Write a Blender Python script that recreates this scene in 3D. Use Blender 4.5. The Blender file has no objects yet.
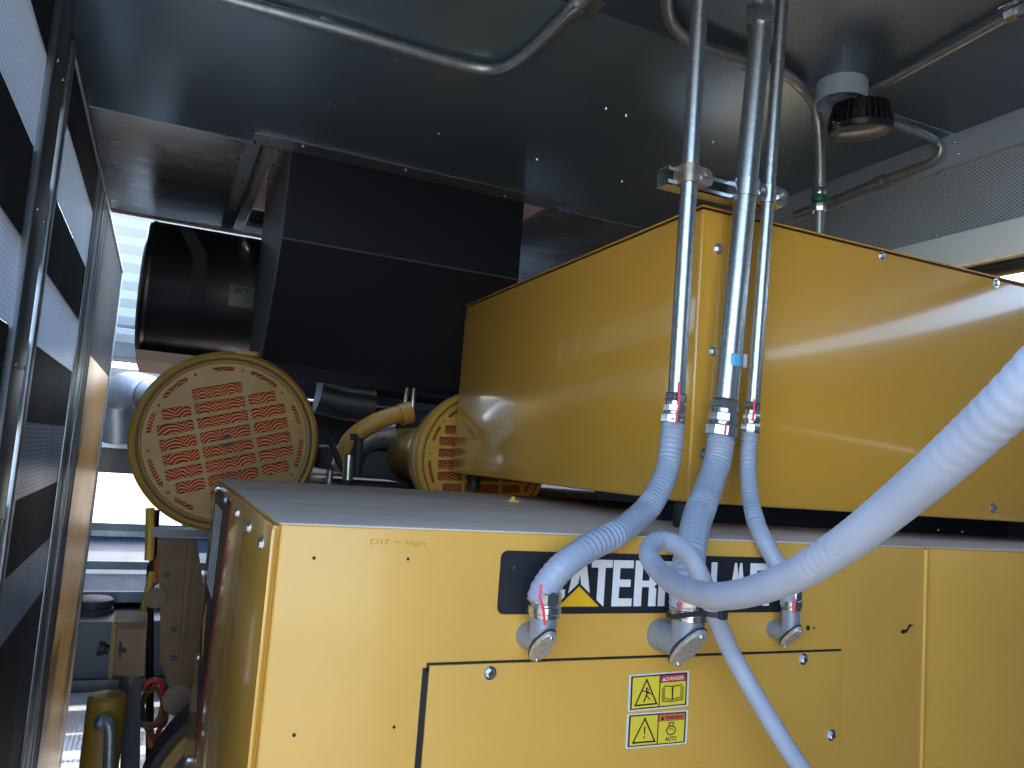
import bpy, bmesh, math, random
from mathutils import Vector, Matrix
random.seed(7)
H = 2.25                      # height of the eye above the enclosure floor; z below is given relative to the eye
PI = math.pi
V = Vector

# ------------------------------------------------------------------ camera, world, sun, exposure
F = 792.0
yaw, pitch, roll = math.radians(23.66), math.radians(5.64), math.radians(4.33)
fw = V((math.sin(yaw)*math.cos(pitch), math.cos(yaw)*math.cos(pitch), math.sin(pitch)))
r0 = V((math.cos(yaw), -math.sin(yaw), 0)); u0 = r0.cross(fw)
rt = r0*math.cos(roll) + u0*math.sin(roll); up = -r0*math.sin(roll) + u0*math.cos(roll)
cam_data = bpy.data.cameras.new('camera'); cam = bpy.data.objects.new('camera', cam_data)
bpy.context.scene.collection.objects.link(cam)
cam_data.sensor_width = 36; cam_data.lens = F/1024*36; cam_data.clip_start = 0.02; cam_data.clip_end = 500
cam.matrix_world = Matrix(((rt.x, up.x, -fw.x, 0), (rt.y, up.y, -fw.y, 0), (rt.z, up.z, -fw.z, H), (0, 0, 0, 1)))
bpy.context.scene.camera = cam

sc = bpy.context.scene
w = bpy.data.worlds.new('sky'); sc.world = w; w.use_nodes = True
nt = w.node_tree; nt.nodes.clear()
sky = nt.nodes.new('ShaderNodeTexSky'); sky.sky_type = 'NISHITA'; sky.sun_disc = False
sky.sun_elevation = math.radians(50); sky.sun_rotation = math.radians(20); sky.air_density = 1.0; sky.dust_density = 1.5
bg = nt.nodes.new('ShaderNodeBackground'); bg.inputs[1].default_value = 0.9
wo = nt.nodes.new('ShaderNodeOutputWorld')
nt.links.new(sky.outputs[0], bg.inputs[0]); nt.links.new(bg.outputs[0], wo.inputs[0])
sd = bpy.data.lights.new('sun', 'SUN'); sd.energy = 8.0; sd.angle = math.radians(0.6); sd.color = (1.0, 0.94, 0.84)
sun = bpy.data.objects.new('sun', sd); sc.collection.objects.link(sun)
sun.rotation_euler = V((0.13, 0.22, 0.95)).normalized().to_track_quat('Z', 'Y').to_euler()
sc.view_settings.view_transform = 'Standard'; sc.view_settings.look = 'None'
sc.view_settings.gamma = 1; sc.view_settings.use_curve_mapping = False
sc.view_settings.exposure = 0.36

# ------------------------------------------------------------------ helpers
C = sc.collection
def ray(px, py): return rt*((px-512)/F) - up*((py-384)/F) + fw
def atY(px, py, y): v = ray(px, py); return v*(y/v.y)
def atX(px, py, x): v = ray(px, py); return v*(x/v.x)
def atZ(px, py, z): v = ray(px, py); return v*(z/v.z)
def atD(px, py, d): return ray(px, py)*d

class MB:
    def __init__(s): s.bm = bmesh.new()
    def face(s, pts):
        try: s.bm.faces.new([s.bm.verts.new(p) for p in pts])
        except ValueError: pass
        return s
    def rings(s, rings, cap=True, closed=True):
        vr = [[s.bm.verts.new(p) for p in r] for r in rings]
        n = len(vr[0])
        for a, b in zip(vr[:-1], vr[1:]):
            for i in range(n if closed else n-1):
                j = (i+1) % n
                s.bm.faces.new((a[i], a[j], b[j], b[i]))
        if cap and closed:
            s.bm.faces.new(vr[0][::-1]); s.bm.faces.new(vr[-1])
        return s
    def box(s, a, b, bev=0):
        x0, y0, z0 = [min(a[i], b[i]) for i in range(3)]; x1, y1, z1 = [max(a[i], b[i]) for i in range(3)]
        m = bmesh.new(); vs = [m.verts.new((x, y, z)) for z in (z0, z1) for (x, y) in ((x0, y0), (x1, y0), (x1, y1), (x0, y1))]
        for f in ((3,2,1,0), (4,5,6,7), (0,1,5,4), (1,2,6,5), (2,3,7,6), (3,0,4,7)): m.faces.new([vs[i] for i in f])
        if bev: bmesh.ops.bevel(m, geom=list(m.edges), offset=bev, segments=3, affect='EDGES', profile=0.5)
        return s.merge(m)
    def merge(s, m):
        me = bpy.data.meshes.new('t'); m.to_mesh(me); m.free(); s.bm.from_mesh(me); bpy.data.meshes.remove(me); return s
    def prism(s, pts, off):
        off = V(off); pts = [V(p) for p in pts]
        return s.rings([pts, [p+off for p in pts]])
    def cyl(s, a, b, r, r2=None, n=24):
        return s.loft([a, b], [r, r if r2 is None else r2], n)
    def loft(s, pts, rs, n=16, cap=True, phase=0.0):
        pts = [V(p) for p in pts]; rr = []
        t = (pts[1]-pts[0]).normalized()
        nrm = t.orthogonal().normalized()
        if abs(t.z) > .5: nrm = (V((1, 0, 0)) - t*t.x).normalized()
        for i, p in enumerate(pts):
            a = pts[max(i-1, 0)]; b = pts[min(i+1, len(pts)-1)]
            if (b-a).length > 1e-9: t2 = (b-a).normalized()
            else: t2 = t
            q = t.rotation_difference(t2); nrm = q @ nrm; nrm = (nrm - t2*nrm.dot(t2)).normalized(); t = t2
            bn = t.cross(nrm); r = rs[i] if isinstance(rs, (list, tuple)) else rs
            rr.append([p + (nrm*math.cos(2*PI*k/n+phase) + bn*math.sin(2*PI*k/n+phase))*r for k in range(n)])
        return s.rings(rr, cap)
    def lathe(s, o, ax, prof, n=48, cap=False):       # prof: list of (distance along axis, radius)
        ax = V(ax).normalized(); u = ax.orthogonal().normalized(); v = ax.cross(u); o = V(o)
        return s.rings([[o+ax*d+(u*math.cos(2*PI*k/n)+v*math.sin(2*PI*k/n))*r for k in range(n)] for d, r in prof], cap)
    def sphere(s, c, r, n=12, sc3=(1, 1, 1)):
        m = bmesh.new(); bmesh.ops.create_uvsphere(m, u_segments=n*2, v_segments=n, radius=1)
        for v in m.verts: v.co = V((v.co.x*r*sc3[0], v.co.y*r*sc3[1], v.co.z*r*sc3[2])) + V(c)
        return s.merge(m)

ORG = {}
def obj(name, mb, mat, parent=None, label=None, cat=None, group=None, kind=None, sharp=32):
    bm = mb.bm if isinstance(mb, MB) else mb
    bmesh.ops.recalc_face_normals(bm, faces=list(bm.faces))
    lim = math.radians(sharp)
    for e in bm.edges: e.smooth = not (len(e.link_faces) == 2 and e.calc_face_angle(0) > lim)
    for f in bm.faces: f.smooth = True
    if parent is None:
        xs = [v.co for v in bm.verts]
        o3 = V(((min(p.x for p in xs)+max(p.x for p in xs))/2, (min(p.y for p in xs)+max(p.y for p in xs))/2, min(p.z for p in xs)))
    else: o3 = ORG[parent.name]
    for v in bm.verts: v.co -= o3
    me = bpy.data.meshes.new(name); bm.to_mesh(me); bm.free(); me.materials.append(mat)
    o = bpy.data.objects.new(name, me); C.objects.link(o)
    if parent is None: o.location = o3 + V((0, 0, H))
    else: o.parent = parent
    ORG[o.name] = o3
    tag(o, label, cat, group, kind)
    return o
def tag(o, label=None, cat=None, group=None, kind=None):
    if label: o['label'] = label
    if cat: o['category'] = cat
    if group: o['group'] = group
    if kind: o['kind'] = kind
def thing(name, label, cat, loc, group=None):
    o = bpy.data.objects.new(name, None); C.objects.link(o); o.empty_display_size = .05
    o.location = V(loc) + V((0, 0, H)); ORG[o.name] = V(loc); tag(o, label, cat, group); return o
def struct(name, mb, mat, parent=None):
    return obj(name, mb, mat, parent, kind=None if parent else 'structure')
def spline(pts, step=.006):
    P = [V(p) for p in pts]; P = [P[0]*2-P[1]] + P + [P[-1]*2-P[-2]]; out = []
    for i in range(1, len(P)-2):
        a, b, c, d = P[i-1:i+3]; n = max(2, int((c-b).length/step))
        for k in range(n):
            t = k/n
            out.append(0.5*((2*b)+(c-a)*t+(2*a-5*b+4*c-d)*t*t+(3*b-a-3*c+d)*t**3))
    out.append(P[-2]); return out
def ribbed(pts, r, pitch=.0105, amp=.0006, step=.0023, n=28):
    pts = spline(pts, step); L = 0; rs = []
    for i, p in enumerate(pts):
        if i: L += (p-pts[i-1]).length
        rs.append(r + (amp+.0005*math.sin(L*37)+.0003*math.sin(L*91))*math.cos(2*PI*L/pitch) + .0003*math.sin(L*53))
    return MB().loft(pts, rs, n)

# flat drawing on a surface: frame = (origin, unit x, unit up); out = x cross up
class Frame:
    def __init__(s, o, x, y, w=1, h=1): s.o = V(o); s.x = V(x).normalized(); s.y = V(y).normalized(); s.n = s.x.cross(s.y).normalized(); s.w = w; s.h = h
    def p(s, u, v, d=0): return s.o + s.x*(u*s.w) + s.y*(v*s.h) + s.n*d
    def poly(s, mb, pts, d, t=.0003): mb.prism([s.p(u, v, d) for u, v in pts], s.n*t); return mb
    def line(s, mb, pts, wd, d, t=.0003, closed=False):
        q = [s.p(u, v, d) for u, v in pts]
        if closed: q.append(q[0])
        for a, b in zip(q[:-1], q[1:]):
            t3 = (b-a).normalized(); nn = s.n.cross(t3)*(wd/2); e = t3*(wd*.45)
            mb.prism([a-e+nn, a-e-nn, b+e-nn, b+e+nn], s.n*t)
        return mb
def text_mb(fr, string, u, v, height, width=None, d=0, t=.0003, bold=0.0, centre=False):
    cu = bpy.data.curves.new('t', 'FONT'); cu.body = string; cu.size = 1; cu.offset = bold; cu.resolution_u = 3
    if t > 0: cu.extrude = 0.02
    to = bpy.data.objects.new('t', cu); C.objects.link(to); bpy.context.view_layer.update()
    me = bpy.data.meshes.new_from_object(to.evaluated_get(bpy.context.evaluated_depsgraph_get()))
    bpy.data.objects.remove(to); bpy.data.curves.remove(cu)
    m = bmesh.new(); m.from_mesh(me); bpy.data.meshes.remove(me)
    xs = [q.co.x for q in m.verts]; ys = [q.co.y for q in m.verts]
    x0, x1, y0, y1 = min(xs), max(xs), min(ys), max(ys)
    sy = height/(y1-y0); sx = sy if width is None else width/(x1-x0)
    ox = (x1-x0)*sx/2 if centre else 0
    o = fr.p(u, v, d)
    for q in m.verts: q.co = o + fr.x*((q.co.x-x0)*sx-ox) + fr.y*((q.co.y-y0)*sy) + fr.n*(t*(1 if q.co.z > 0 else 0))
    return MB().merge(m)

# plate with real cut-outs (2D curve filled with holes)
def plate_mb(fr, outline, holes, d, t):
    cu = bpy.data.curves.new('t', 'CURVE'); cu.dimensions = '2D'; cu.fill_mode = 'BOTH'; cu.extrude = .5
    for pts in [outline]+holes:
        sp = cu.splines.new('POLY'); sp.points.add(len(pts)-1); sp.use_cyclic_u = True
        for q, (x, y) in zip(sp.points, pts): q.co = (x, y, 0, 1)
    to = bpy.data.objects.new('t', cu); C.objects.link(to); bpy.context.view_layer.update()
    me = bpy.data.meshes.new_from_object(to.evaluated_get(bpy.context.evaluated_depsgraph_get()))
    bpy.data.objects.remove(to); bpy.data.curves.remove(cu)
    m = bmesh.new(); m.from_mesh(me); bpy.data.meshes.remove(me)
    for q in m.verts: q.co = fr.p(q.co.x, q.co.y, d + (t if q.co.z > 0 else 0))
    bmesh.ops.remove_doubles(m, verts=list(m.verts), dist=1e-5)
    return MB().merge(m)

# ------------------------------------------------------------------ materials
def mat(name, col, rough=.5, metal=0, coat=0, noise=0, nscale=8, bump=0, bscale=60, spec=.5, stretch=(1, 1, 1), col2=None):
    m = bpy.data.materials.new(name); m.use_nodes = True; n = m.node_tree; b = n.nodes['Principled BSDF']
    b.inputs['Base Color'].default_value = (*col, 1); b.inputs['Roughness'].default_value = rough
    b.inputs['Metallic'].default_value = metal; b.inputs['Coat Weight'].default_value = coat; b.inputs['Coat Roughness'].default_value = .08
    b.inputs['Specular IOR Level'].default_value = spec
    tc = n.nodes.new('ShaderNodeTexCoord'); mp = n.nodes.new('ShaderNodeMapping'); mp.inputs['Scale'].default_value = stretch
    n.links.new(tc.outputs['Object'], mp.inputs[0])
    if noise:
        t = n.nodes.new('ShaderNodeTexNoise'); t.inputs['Scale'].default_value = nscale; t.inputs['Detail'].default_value = 6
        n.links.new(mp.outputs[0], t.inputs['Vector'])
        rp = n.nodes.new('ShaderNodeValToRGB'); rp.color_ramp.elements[0].position = .35; rp.color_ramp.elements[1].position = .7
        c2 = col2 or tuple(c*(1-noise) for c in col)
        rp.color_ramp.elements[0].color = (*c2, 1); rp.color_ramp.elements[1].color = (*col, 1)
        n.links.new(t.outputs[0], rp.inputs[0]); n.links.new(rp.outputs[0], b.inputs['Base Color'])
        mr = n.nodes.new('ShaderNodeMapRange'); mr.inputs[3].default_value = min(1, rough+.08); mr.inputs[4].default_value = max(.02, rough-.05)
        n.links.new(t.outputs[0], mr.inputs[0]); n.links.new(mr.outputs[0], b.inputs['Roughness'])
    if bump:
        t = n.nodes.new('ShaderNodeTexNoise'); t.inputs['Scale'].default_value = bscale; t.inputs['Detail'].default_value = 3
        n.links.new(mp.outputs[0], t.inputs['Vector'])
        bp = n.nodes.new('ShaderNodeBump'); bp.inputs['Strength'].default_value = bump; bp.inputs['Distance'].default_value = .002
        n.links.new(t.outputs[0], bp.inputs['Height']); n.links.new(bp.outputs[0], b.inputs['Normal'])
    return m
def perforated(name, col, plane, pitch=.009, hole=.28, rough=.35, metal=.85, dark=.25, wave=0.0, square=False, spec=.5, nz=.3):
    m = mat(name, col, rough, metal, noise=nz, nscale=2.2, stretch=(1, 1, 1), spec=spec); n = m.node_tree; b = n.nodes['Principled BSDF']
    tc = n.nodes.new('ShaderNodeTexCoord'); sp = n.nodes.new('ShaderNodeSeparateXYZ'); n.links.new(tc.outputs['Object'], sp.inputs[0])
    cb = n.nodes.new('ShaderNodeCombineXYZ'); a, c = {'xy': (0, 1), 'yz': (1, 2), 'xz': (0, 2)}[plane]
    n.links.new(sp.outputs[a], cb.inputs[0]); n.links.new(sp.outputs[c], cb.inputs[1])
    mp = n.nodes.new('ShaderNodeMapping'); n.links.new(cb.outputs[0], mp.inputs[0])
    mp.inputs['Rotation'].default_value = (0, 0, 0 if square else PI/4)
    vo = n.nodes.new('ShaderNodeTexVoronoi'); vo.voronoi_dimensions = '2D'; vo.inputs['Scale'].default_value = 1/pitch; vo.inputs['Randomness'].default_value = 0
    n.links.new(mp.outputs[0], vo.inputs['Vector'])
    mr = n.nodes.new('ShaderNodeMapRange'); mr.inputs[1].default_value = hole*.9; mr.inputs[2].default_value = hole*1.15
    mr.inputs[3].default_value = 1; mr.inputs[4].default_value = 0
    n.links.new(vo.outputs['Distance'], mr.inputs[0])
    mx = n.nodes.new('ShaderNodeMix'); mx.data_type = 'RGBA'
    src = b.inputs['Base Color'].links[0].from_socket
    n.links.new(mr.outputs[0], mx.inputs['Factor']); n.links.new(src, mx.inputs['A']); mx.inputs['B'].default_value = tuple(x*dark for x in col)+(1,)
    n.links.new(mx.outputs['Result'], b.inputs['Base Color'])
    m2 = n.nodes.new('ShaderNodeMath'); m2.operation = 'MULTIPLY_ADD'; m2.inputs[1].default_value = -metal; m2.inputs[2].default_value = metal
    n.links.new(mr.outputs[0], m2.inputs[0]); n.links.new(m2.outputs[0], b.inputs['Metallic'])
    t = n.nodes.new('ShaderNodeTexNoise'); t.inputs['Scale'].default_value = 1.7; t.inputs['Detail'].default_value = 1
    n.links.new(tc.outputs['Object'], t.inputs['Vector'])
    bp = n.nodes.new('ShaderNodeBump'); bp.inputs['Strength'].default_value = wave; bp.inputs['Distance'].default_value = .05
    n.links.new(t.outputs[0], bp.inputs['Height']); n.links.new(bp.outputs[0], b.inputs['Normal'])
    return m
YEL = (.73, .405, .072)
M = dict(
    yellow=mat('yellow_enamel', YEL, .36, 0, .2, noise=.10, nscale=3.0, bump=.02, bscale=300),
    yellow_gloss=mat('glossy_yellow_enamel', (.66, .345, .045), .2, 0, .7, noise=.05, nscale=2.5, bump=.02, bscale=400),
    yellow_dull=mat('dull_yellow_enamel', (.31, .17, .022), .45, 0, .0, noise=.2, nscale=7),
    brown=mat('brown_yellow_paint', (.17, .088, .025), .5, noise=.3, nscale=9),
    worn=mat('dusty_worn_paint', (.66, .56, .48), .75, noise=.4, spec=.15, nscale=4, stretch=(.8, 1.6, 1), col2=(.52, .44, .37)),
    steel=mat('galvanised_steel', (.60, .64, .65), .30, .95, noise=.28, nscale=90),
    steel_flat=mat('zinc_sheet', (.42, .47, .52), .38, .85, noise=.2, nscale=14),
    bright=mat('bright_sheet_metal', (.72, .76, .8), .35, .7, noise=.15, nscale=5),
    clamp_rust=mat('stained_clamp', (.52, .48, .42), .4, .8, noise=.35, nscale=30, col2=(.3, .24, .18)),
    zinc=mat('zinc_fitting', (.66, .7, .73), .22, .95, noise=.15, nscale=60),
    cast=mat('cast_aluminium', (.78, .8, .8), .4, .75, noise=.35, nscale=160, bump=.4, bscale=220),
    bodyg=mat('grey_painted_casting', (.30, .35, .42), .38, .3, noise=.1, nscale=60),
    dark_conduit=mat('dull_grey_conduit', (.42, .46, .47), .36, .75, noise=.2, nscale=40),
    hose=mat('grey_pvc_jacket', (.36, .42, .53), .36, 0, .12, noise=.10, nscale=14, spec=.4),
    hose_big=mat('grey_pvc_hose', (.42, .47, .58), .42, 0, .05, noise=.15, nscale=9, spec=.4),
    black=mat('black_paint', (.012, .013, .016), .4, 0, .2),
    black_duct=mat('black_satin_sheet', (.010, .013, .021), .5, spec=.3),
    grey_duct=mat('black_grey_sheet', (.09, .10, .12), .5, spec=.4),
    rubber=mat('black_rubber', (.018, .019, .022), .6),
    sign_black=mat('sign_black', (.016, .018, .024), .4),
    white=mat('white_vinyl', (.78, .8, .82), .4), sign_yellow=mat('sign_yellow', (.85, .50, .02), .35),
    label_yellow=mat('label_yellow', (.80, .62, .05), .35), label_white=mat('label_white', (.7, .7, .68), .4),
    label_red=mat('label_red', (.55, .03, .04), .4), label_orange=mat('label_orange', (.75, .17, .06), .4),
    ink=mat('black_ink', (.015, .015, .015), .5), pencil=mat('faint_pen', (.50, .27, .03), .5),
    red_mark=mat('red_paint_marker', (.75, .04, .08), .5), blue=mat('blue_tape', (.12, .45, .75), .4), green=mat('green_band', (.01, .13, .07), .4),
    post=mat('grey_painted_frame', (.10, .115, .135), .4, .3), pale_tan=mat('pale_tan_sheet', (.75, .55, .42), .5), tan=mat('tan_board', (.50, .36, .25), .6, noise=.25, nscale=4, stretch=(.4, 3, 3)),
    red=mat('red_cable', (.55, .03, .03), .4), orange=mat('orange_cable', (.75, .17, .03), .45), ycab=mat('yellow_strap', (.95, .6, .08), .4),
    engine=mat('dark_engine_casting', (.02, .024, .032), .5, .2, noise=.3), silverwrap=mat('insulation_foil', (.5, .52, .55), .35, .8, noise=.4, nscale=30, bump=.8, bscale=40),
    navy=mat('navy_paint', (.006, .01, .025), .45), glass=mat('frosted_lens', (.12, .12, .13), .25, spec=.6), galv_dark=mat('dark_galvanised', (.16, .19, .22), .4, .7, noise=.2),
    blue_sheet=mat('blue_grey_sheet', (.045, .08, .13), .5, 0, noise=.3, nscale=6), boxbrown=mat('box_brown_paint', (.24, .14, .055), .5, noise=.2), neck=mat('neck_yellow_paint', (.42, .24, .045), .45), plate_grey=mat('plate_grey', (.16, .165, .165), .45), tankm=mat('dark_tank_paint', (.035, .042, .05), .45), ground=mat('sunlit_gravel', (.46, .40, .33), .9, noise=.25, nscale=2), fascia=mat('blue_grey_fascia', (.42, .51, .61), .4, .2), beam=mat('pale_painted_beam', (.84, .91, 1.0), .45, noise=.05),
    ceil=perforated('perforated_ceiling_sheet', (.17, .225, .28), 'xy', .0085, .26, .30, .5, .3, .02),
    wall=perforated('perforated_wall_sheet', (.055, .066, .085), 'yz', .013, .30, .55, .1, .3, .3, square=True, spec=.08),
    wall_shade=mat('shade_painted_sheet', (.012, .015, .02), .6, spec=.05), louvre=mat('white_louvre', (.46, .48, .48), .6, spec=.2),  # first one: shade on the upper last leaf put into the colour
    wall_warm=perforated('warm_glow_perforated_sheet', (.55, .34, .10), 'yz', .013, .26, .34, .6, .3, .3, square=True),  # warm sunlight on the last leaf put into the base colour
    fine=perforated('fine_perforated_sheet', (.58, .68, .80), 'yz', .0085, .30, .42, .3, .2, .1),
    ceil_gloss=perforated('glossy_perforated_ceiling_sheet', (.25, .35, .43), 'xy', .0085, .22, .29, .72, .45, .03, nz=.12),
    ceil_plain=mat('plain_ceiling_sheet', (.46, .48, .49), .27, .9, noise=.3, nscale=3, stretch=(.5, 3, 1)),
)
def checker_floor():
    m = mat('tread_plate', (.50, .52, .54), .3, .4, noise=.3, nscale=5); n = m.node_tree; b = n.nodes['Principled BSDF']
    tc = n.nodes.new('ShaderNodeTexCoord'); vo = n.nodes.new('ShaderNodeTexVoronoi'); vo.inputs['Scale'].default_value = 32; vo.inputs['Randomness'].default_value = 0
    n.links.new(tc.outputs['Object'], vo.inputs['Vector']); bp = n.nodes.new('ShaderNodeBump'); bp.inputs['Strength'].default_value = .9; bp.inputs['Distance'].default_value = .004; bp.invert = True
    n.links.new(vo.outputs['Distance'], bp.inputs['Height']); n.links.new(bp.outputs[0], b.inputs['Normal']); return m
M['floor'] = checker_floor()
def pleats():
    m = mat('pleated_filter_paper', (.6, .15, .03), .7); n = m.node_tree; b = n.nodes['Principled BSDF']
    def mth(op, a, c=None):
        k = n.nodes.new('ShaderNodeMath'); k.operation = op
        for i, q in enumerate((a, c)):
            if q is None: continue
            if isinstance(q, (int, float)): k.inputs[i].default_value = q
            else: n.links.new(q, k.inputs[i])
        return k.outputs[0]
    tc = n.nodes.new('ShaderNodeTexCoord'); mp = n.nodes.new('ShaderNodeMapping'); mp.inputs['Rotation'].default_value = (0, math.radians(16), 0)
    n.links.new(tc.outputs['Object'], mp.inputs[0]); sp = n.nodes.new('ShaderNodeSeparateXYZ'); n.links.new(mp.outputs[0], sp.inputs[0])
    nz = n.nodes.new('ShaderNodeTexNoise'); nz.inputs['Scale'].default_value = 6; n.links.new(mp.outputs[0], nz.inputs[0])
    ar = mth('ABSOLUTE', mth('SINE', mth('ADD', mth('MULTIPLY', sp.outputs[0], PI/.05), mth('MULTIPLY', nz.outputs[0], 6))))
    ph = mth('ADD', mth('MULTIPLY', sp.outputs[2], 2*PI/.0105), mth('MULTIPLY', ar, -9.0))
    wv = mth('MULTIPLY_ADD', mth('SINE', ph), .5); wv.node.inputs[2].default_value = .5
    rp = n.nodes.new('ShaderNodeValToRGB')
    rp.color_ramp.elements[0].color = (.04, .006, .005, 1); rp.color_ramp.elements[0].position = .35
    rp.color_ramp.elements[1].color = (.75, .18, .035, 1); rp.color_ramp.elements[1].position = .65
    n.links.new(wv, rp.inputs[0]); n.links.new(rp.outputs[0], b.inputs['Base Color']); return m
M['pleats'] = pleats()
def daylit(name, f):
    m = perforated(name, (.5, .55, .64), 'yz', .014, .36, .3, .5, .05, .1, square=True); n = m.node_tree; b = n.nodes['Principled BSDF']
    tr = n.nodes.new('ShaderNodeBsdfTranslucent'); tr.inputs[0].default_value = (.75, .8, .88, 1)
    mx = n.nodes.new('ShaderNodeMixShader'); mx.inputs[0].default_value = f; o = n.nodes['Material Output']
    n.links.new(b.outputs[0], mx.inputs[1]); n.links.new(tr.outputs[0], mx.inputs[2]); n.links.new(mx.outputs[0], o.inputs[0]); return m
M['daylit'] = daylit('daylit_perforated_sheet', .42); M['daylit_dim'] = daylit('dim_daylit_perforated_sheet', .14)  # second copy passes less light: weaker daylight of the lower bands

# ------------------------------------------------------------------ the enclosure
Zc, Zf, Xl, Xr = 1.15, -2.25, -0.357, 2.213
struct('floor', MB().box((-1.6, -1.8, Zf-.06), (3.6, 10.2, Zf)), M['floor'])
struct('terrain', MB().box((-60, -60, Zf-.6), (60, 60, Zf-.35)), M['ground'])
# ceiling sheets, with the roof hatch left open
def ceil_sheet(name, x0, x1, y0, y1, m): return struct(name, MB().box((x0+.002, y0+.002, Zc), (x1-.002, y1-.002, Zc+.035), .001), m)
ceil = ceil_sheet('ceiling', -.9, Xr+.05, .24, 1.69, M['ceil'])
ceil_sheet('ceiling', -.9, Xr+.05, 1.692, 3.13, M['ceil_gloss'])
ceil_sheet('ceiling', -.9, .30, 3.14, 4.54, M['ceil_plain'])
ceil_sheet('ceiling', 1.52, Xr+.05, 3.135, 4.54, M['ceil_plain'])
ceil_sheet('ceiling', .30, 1.52, 4.05, 4.54, M['ceil_plain'])
struct('ceiling', MB().box((1.3, 4.56, Zc), (Xr+.05, 10.2, Zc+.035)), M['ceil_plain'])
ceil_sheet('ceiling', .75, Xr+.05, -.95, .24, M['ceil_plain'])  # unseen rear piece, added to shade the boxes from above
# screws through the ceiling
for (px, py) in ((329,103),(439,133),(367,30),(537,159),(606,108),(626,115),(622,181),(713,141),(789,162),(688,45),(744,68),(208,72),(192,168),(397,60),(866,78),(850,80),(560,25)):
    p = atZ(px, py, Zc)
    obj('screw', MB().lathe(p-V((0,0,.007)), (0,0,1), [(0, .001), (.0005, .004), (.004, .0055), (.007, .006)], 10, True), M['zinc'], ceil)
# roof hatch: kerb walls, flanges and angle
kerb = struct('trim_1', MB().box((.27, 3.13, Zc+.035), (.30, 4.05, Zc+.6)).box((1.52, 3.13, Zc+.035), (1.55, 4.05, Zc+.6))
              .box((.27, 4.05, Zc+.035), (1.55, 4.08, Zc+.6)).box((.27, 3.10, Zc+.035), (1.55, 3.13, Zc+.6)), M['tan'])
fl = struct('trim_2', MB().box((.205, 3.02, Zc-.004), (1.53, 3.135, Zc-.0005)).box((.205, 3.131, Zc-.004), (1.53, 3.135, Zc+.03)), M['steel_flat'])
an = struct('trim_3', MB().box((.185, 3.14, Zc-.006), (.245, 4.54, Zc-.001)).box((.240, 3.14, Zc-.006), (.245, 4.54, Zc+.03)).box((.262, 3.14, Zc-.004), (.298, 4.05, Zc-.0005)), M['steel_flat'])
for (px, py) in ((258,133),(303,146),(406,170),(505,196),(560,207)):
    obj('screw', MB().sphere(atZ(px, py, Zc-.006), .006, 6), M['zinc'], fl)
for (px, py) in ((255,142),(243,181),(232,211),(279,151),(273,165),(268,178)):
    obj('screw', MB().sphere(atZ(px, py, Zc-.007), .0055, 6), M['rubber'], an)
# end of the ceiling and the high plenum behind it
struct('trim_4', MB().box((-.9, 4.54, Zc-.002), (1.3, 4.60, Zc+.14)), M['tan'])
struct('trim_5', MB().box((-.9, 4.9, Zc+.10), (1.3, 4.98, Zc+.28)), M['tan'])
cw = MB(); n = 14
prof = []
for i in range(n*2+1):
    z = 0.75 + i*(2.55/(n*2)); prof.append((9.2 - (.03 if i % 2 else 0) - (z-.75)*.15, z))
pts = [V((-1.0, y, z)) for y, z in prof]
cw.rings([pts + [V((-1.0, 9.4, 3.3)), V((-1.0, 9.4, .75))], [p+V((2.2, 0, 0)) for p in pts] + [V((1.2, 9.4, 3.3)), V((1.2, 9.4, .75))]])
struct('wall_far', cw, M['louvre'])

# left wall: framed perforated door leaves
BANDS = ((.69, .93), (.24, .46), (-.22, .01), (-.66, -.45))
YW0 = .85
lw = struct('wall_left', MB().box((Xl-.05, YW0, .93), (Xl-.012, 6.2, Zc)), M['galv_dark'])
zt_ = .69
for zb0, zb1 in BANDS[1:]+((Zf, Zf),):
    obj('backing', MB().box((Xl-.05, YW0, zb1), (Xl-.012, 6.2, zt_)), M['galv_dark'], lw); zt_ = zb0
for zb0, zb1 in BANDS:
    for y0, y1 in ((YW0, 2.25), (2.67, 4.10)):
        obj('daylight_panel', MB().box((Xl-.0035, y0, zb0), (Xl-.003, y1, zb1)), M['daylit' if zb0 > .1 else 'daylit_dim'], lw)
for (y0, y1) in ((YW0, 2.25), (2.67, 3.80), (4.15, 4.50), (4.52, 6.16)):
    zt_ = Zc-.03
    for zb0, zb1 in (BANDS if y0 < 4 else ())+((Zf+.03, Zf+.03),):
        obj('perforated_panel', MB().box((Xl-.011, y0, zb1), (Xl-.004, y1, zt_)), M['wall' if y0 < 4.5 else 'wall_shade'], lw); zt_ = zb0
obj('warm_glow_panel', MB().box((Xl-.0045, 4.54, Zf+.04), (Xl-.003, 6.15, .38)), M['wall_warm'], lw, label='perforated panel with warm sun glow in its colour')  # sun-warmed glow of the lower leaf, painted as a panel
struct('wall_light_blocker', MB().box((-2.2, -3, Zf-.3), (-2.1, 8, .05)), M['tan'])  # unseen wall outside, added to shade the lower daylight bands
def wpost(y0, y1, out, m='post'):
    obj('post', MB().box((Xl-.012, y0, Zf+.01), (Xl+out, y1, Zc-.005), .004), M[m], lw)
wpost(.86, .95, .012); wpost(2.27, 2.47, .012); wpost(2.60, 2.66, .006, 'steel_flat'); wpost(3.80, 3.86, .004, 'steel_flat'); wpost(3.90, 4.10, .002); wpost(4.12, 4.17, .006, 'steel_flat'); wpost(6.16, 6.21, .006, 'steel_flat')
obj('rail', MB().box((Xl-.012, 2.66, Zc-.028), (Xl+.006, 6.2, Zc-.002), .003), M['steel_flat'], lw)
obj('rail', MB().box((Xl-.012, YW0, Zc-.028), (Xl+.002, 2.27, Zc-.002), .003), M['post'], lw)
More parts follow.
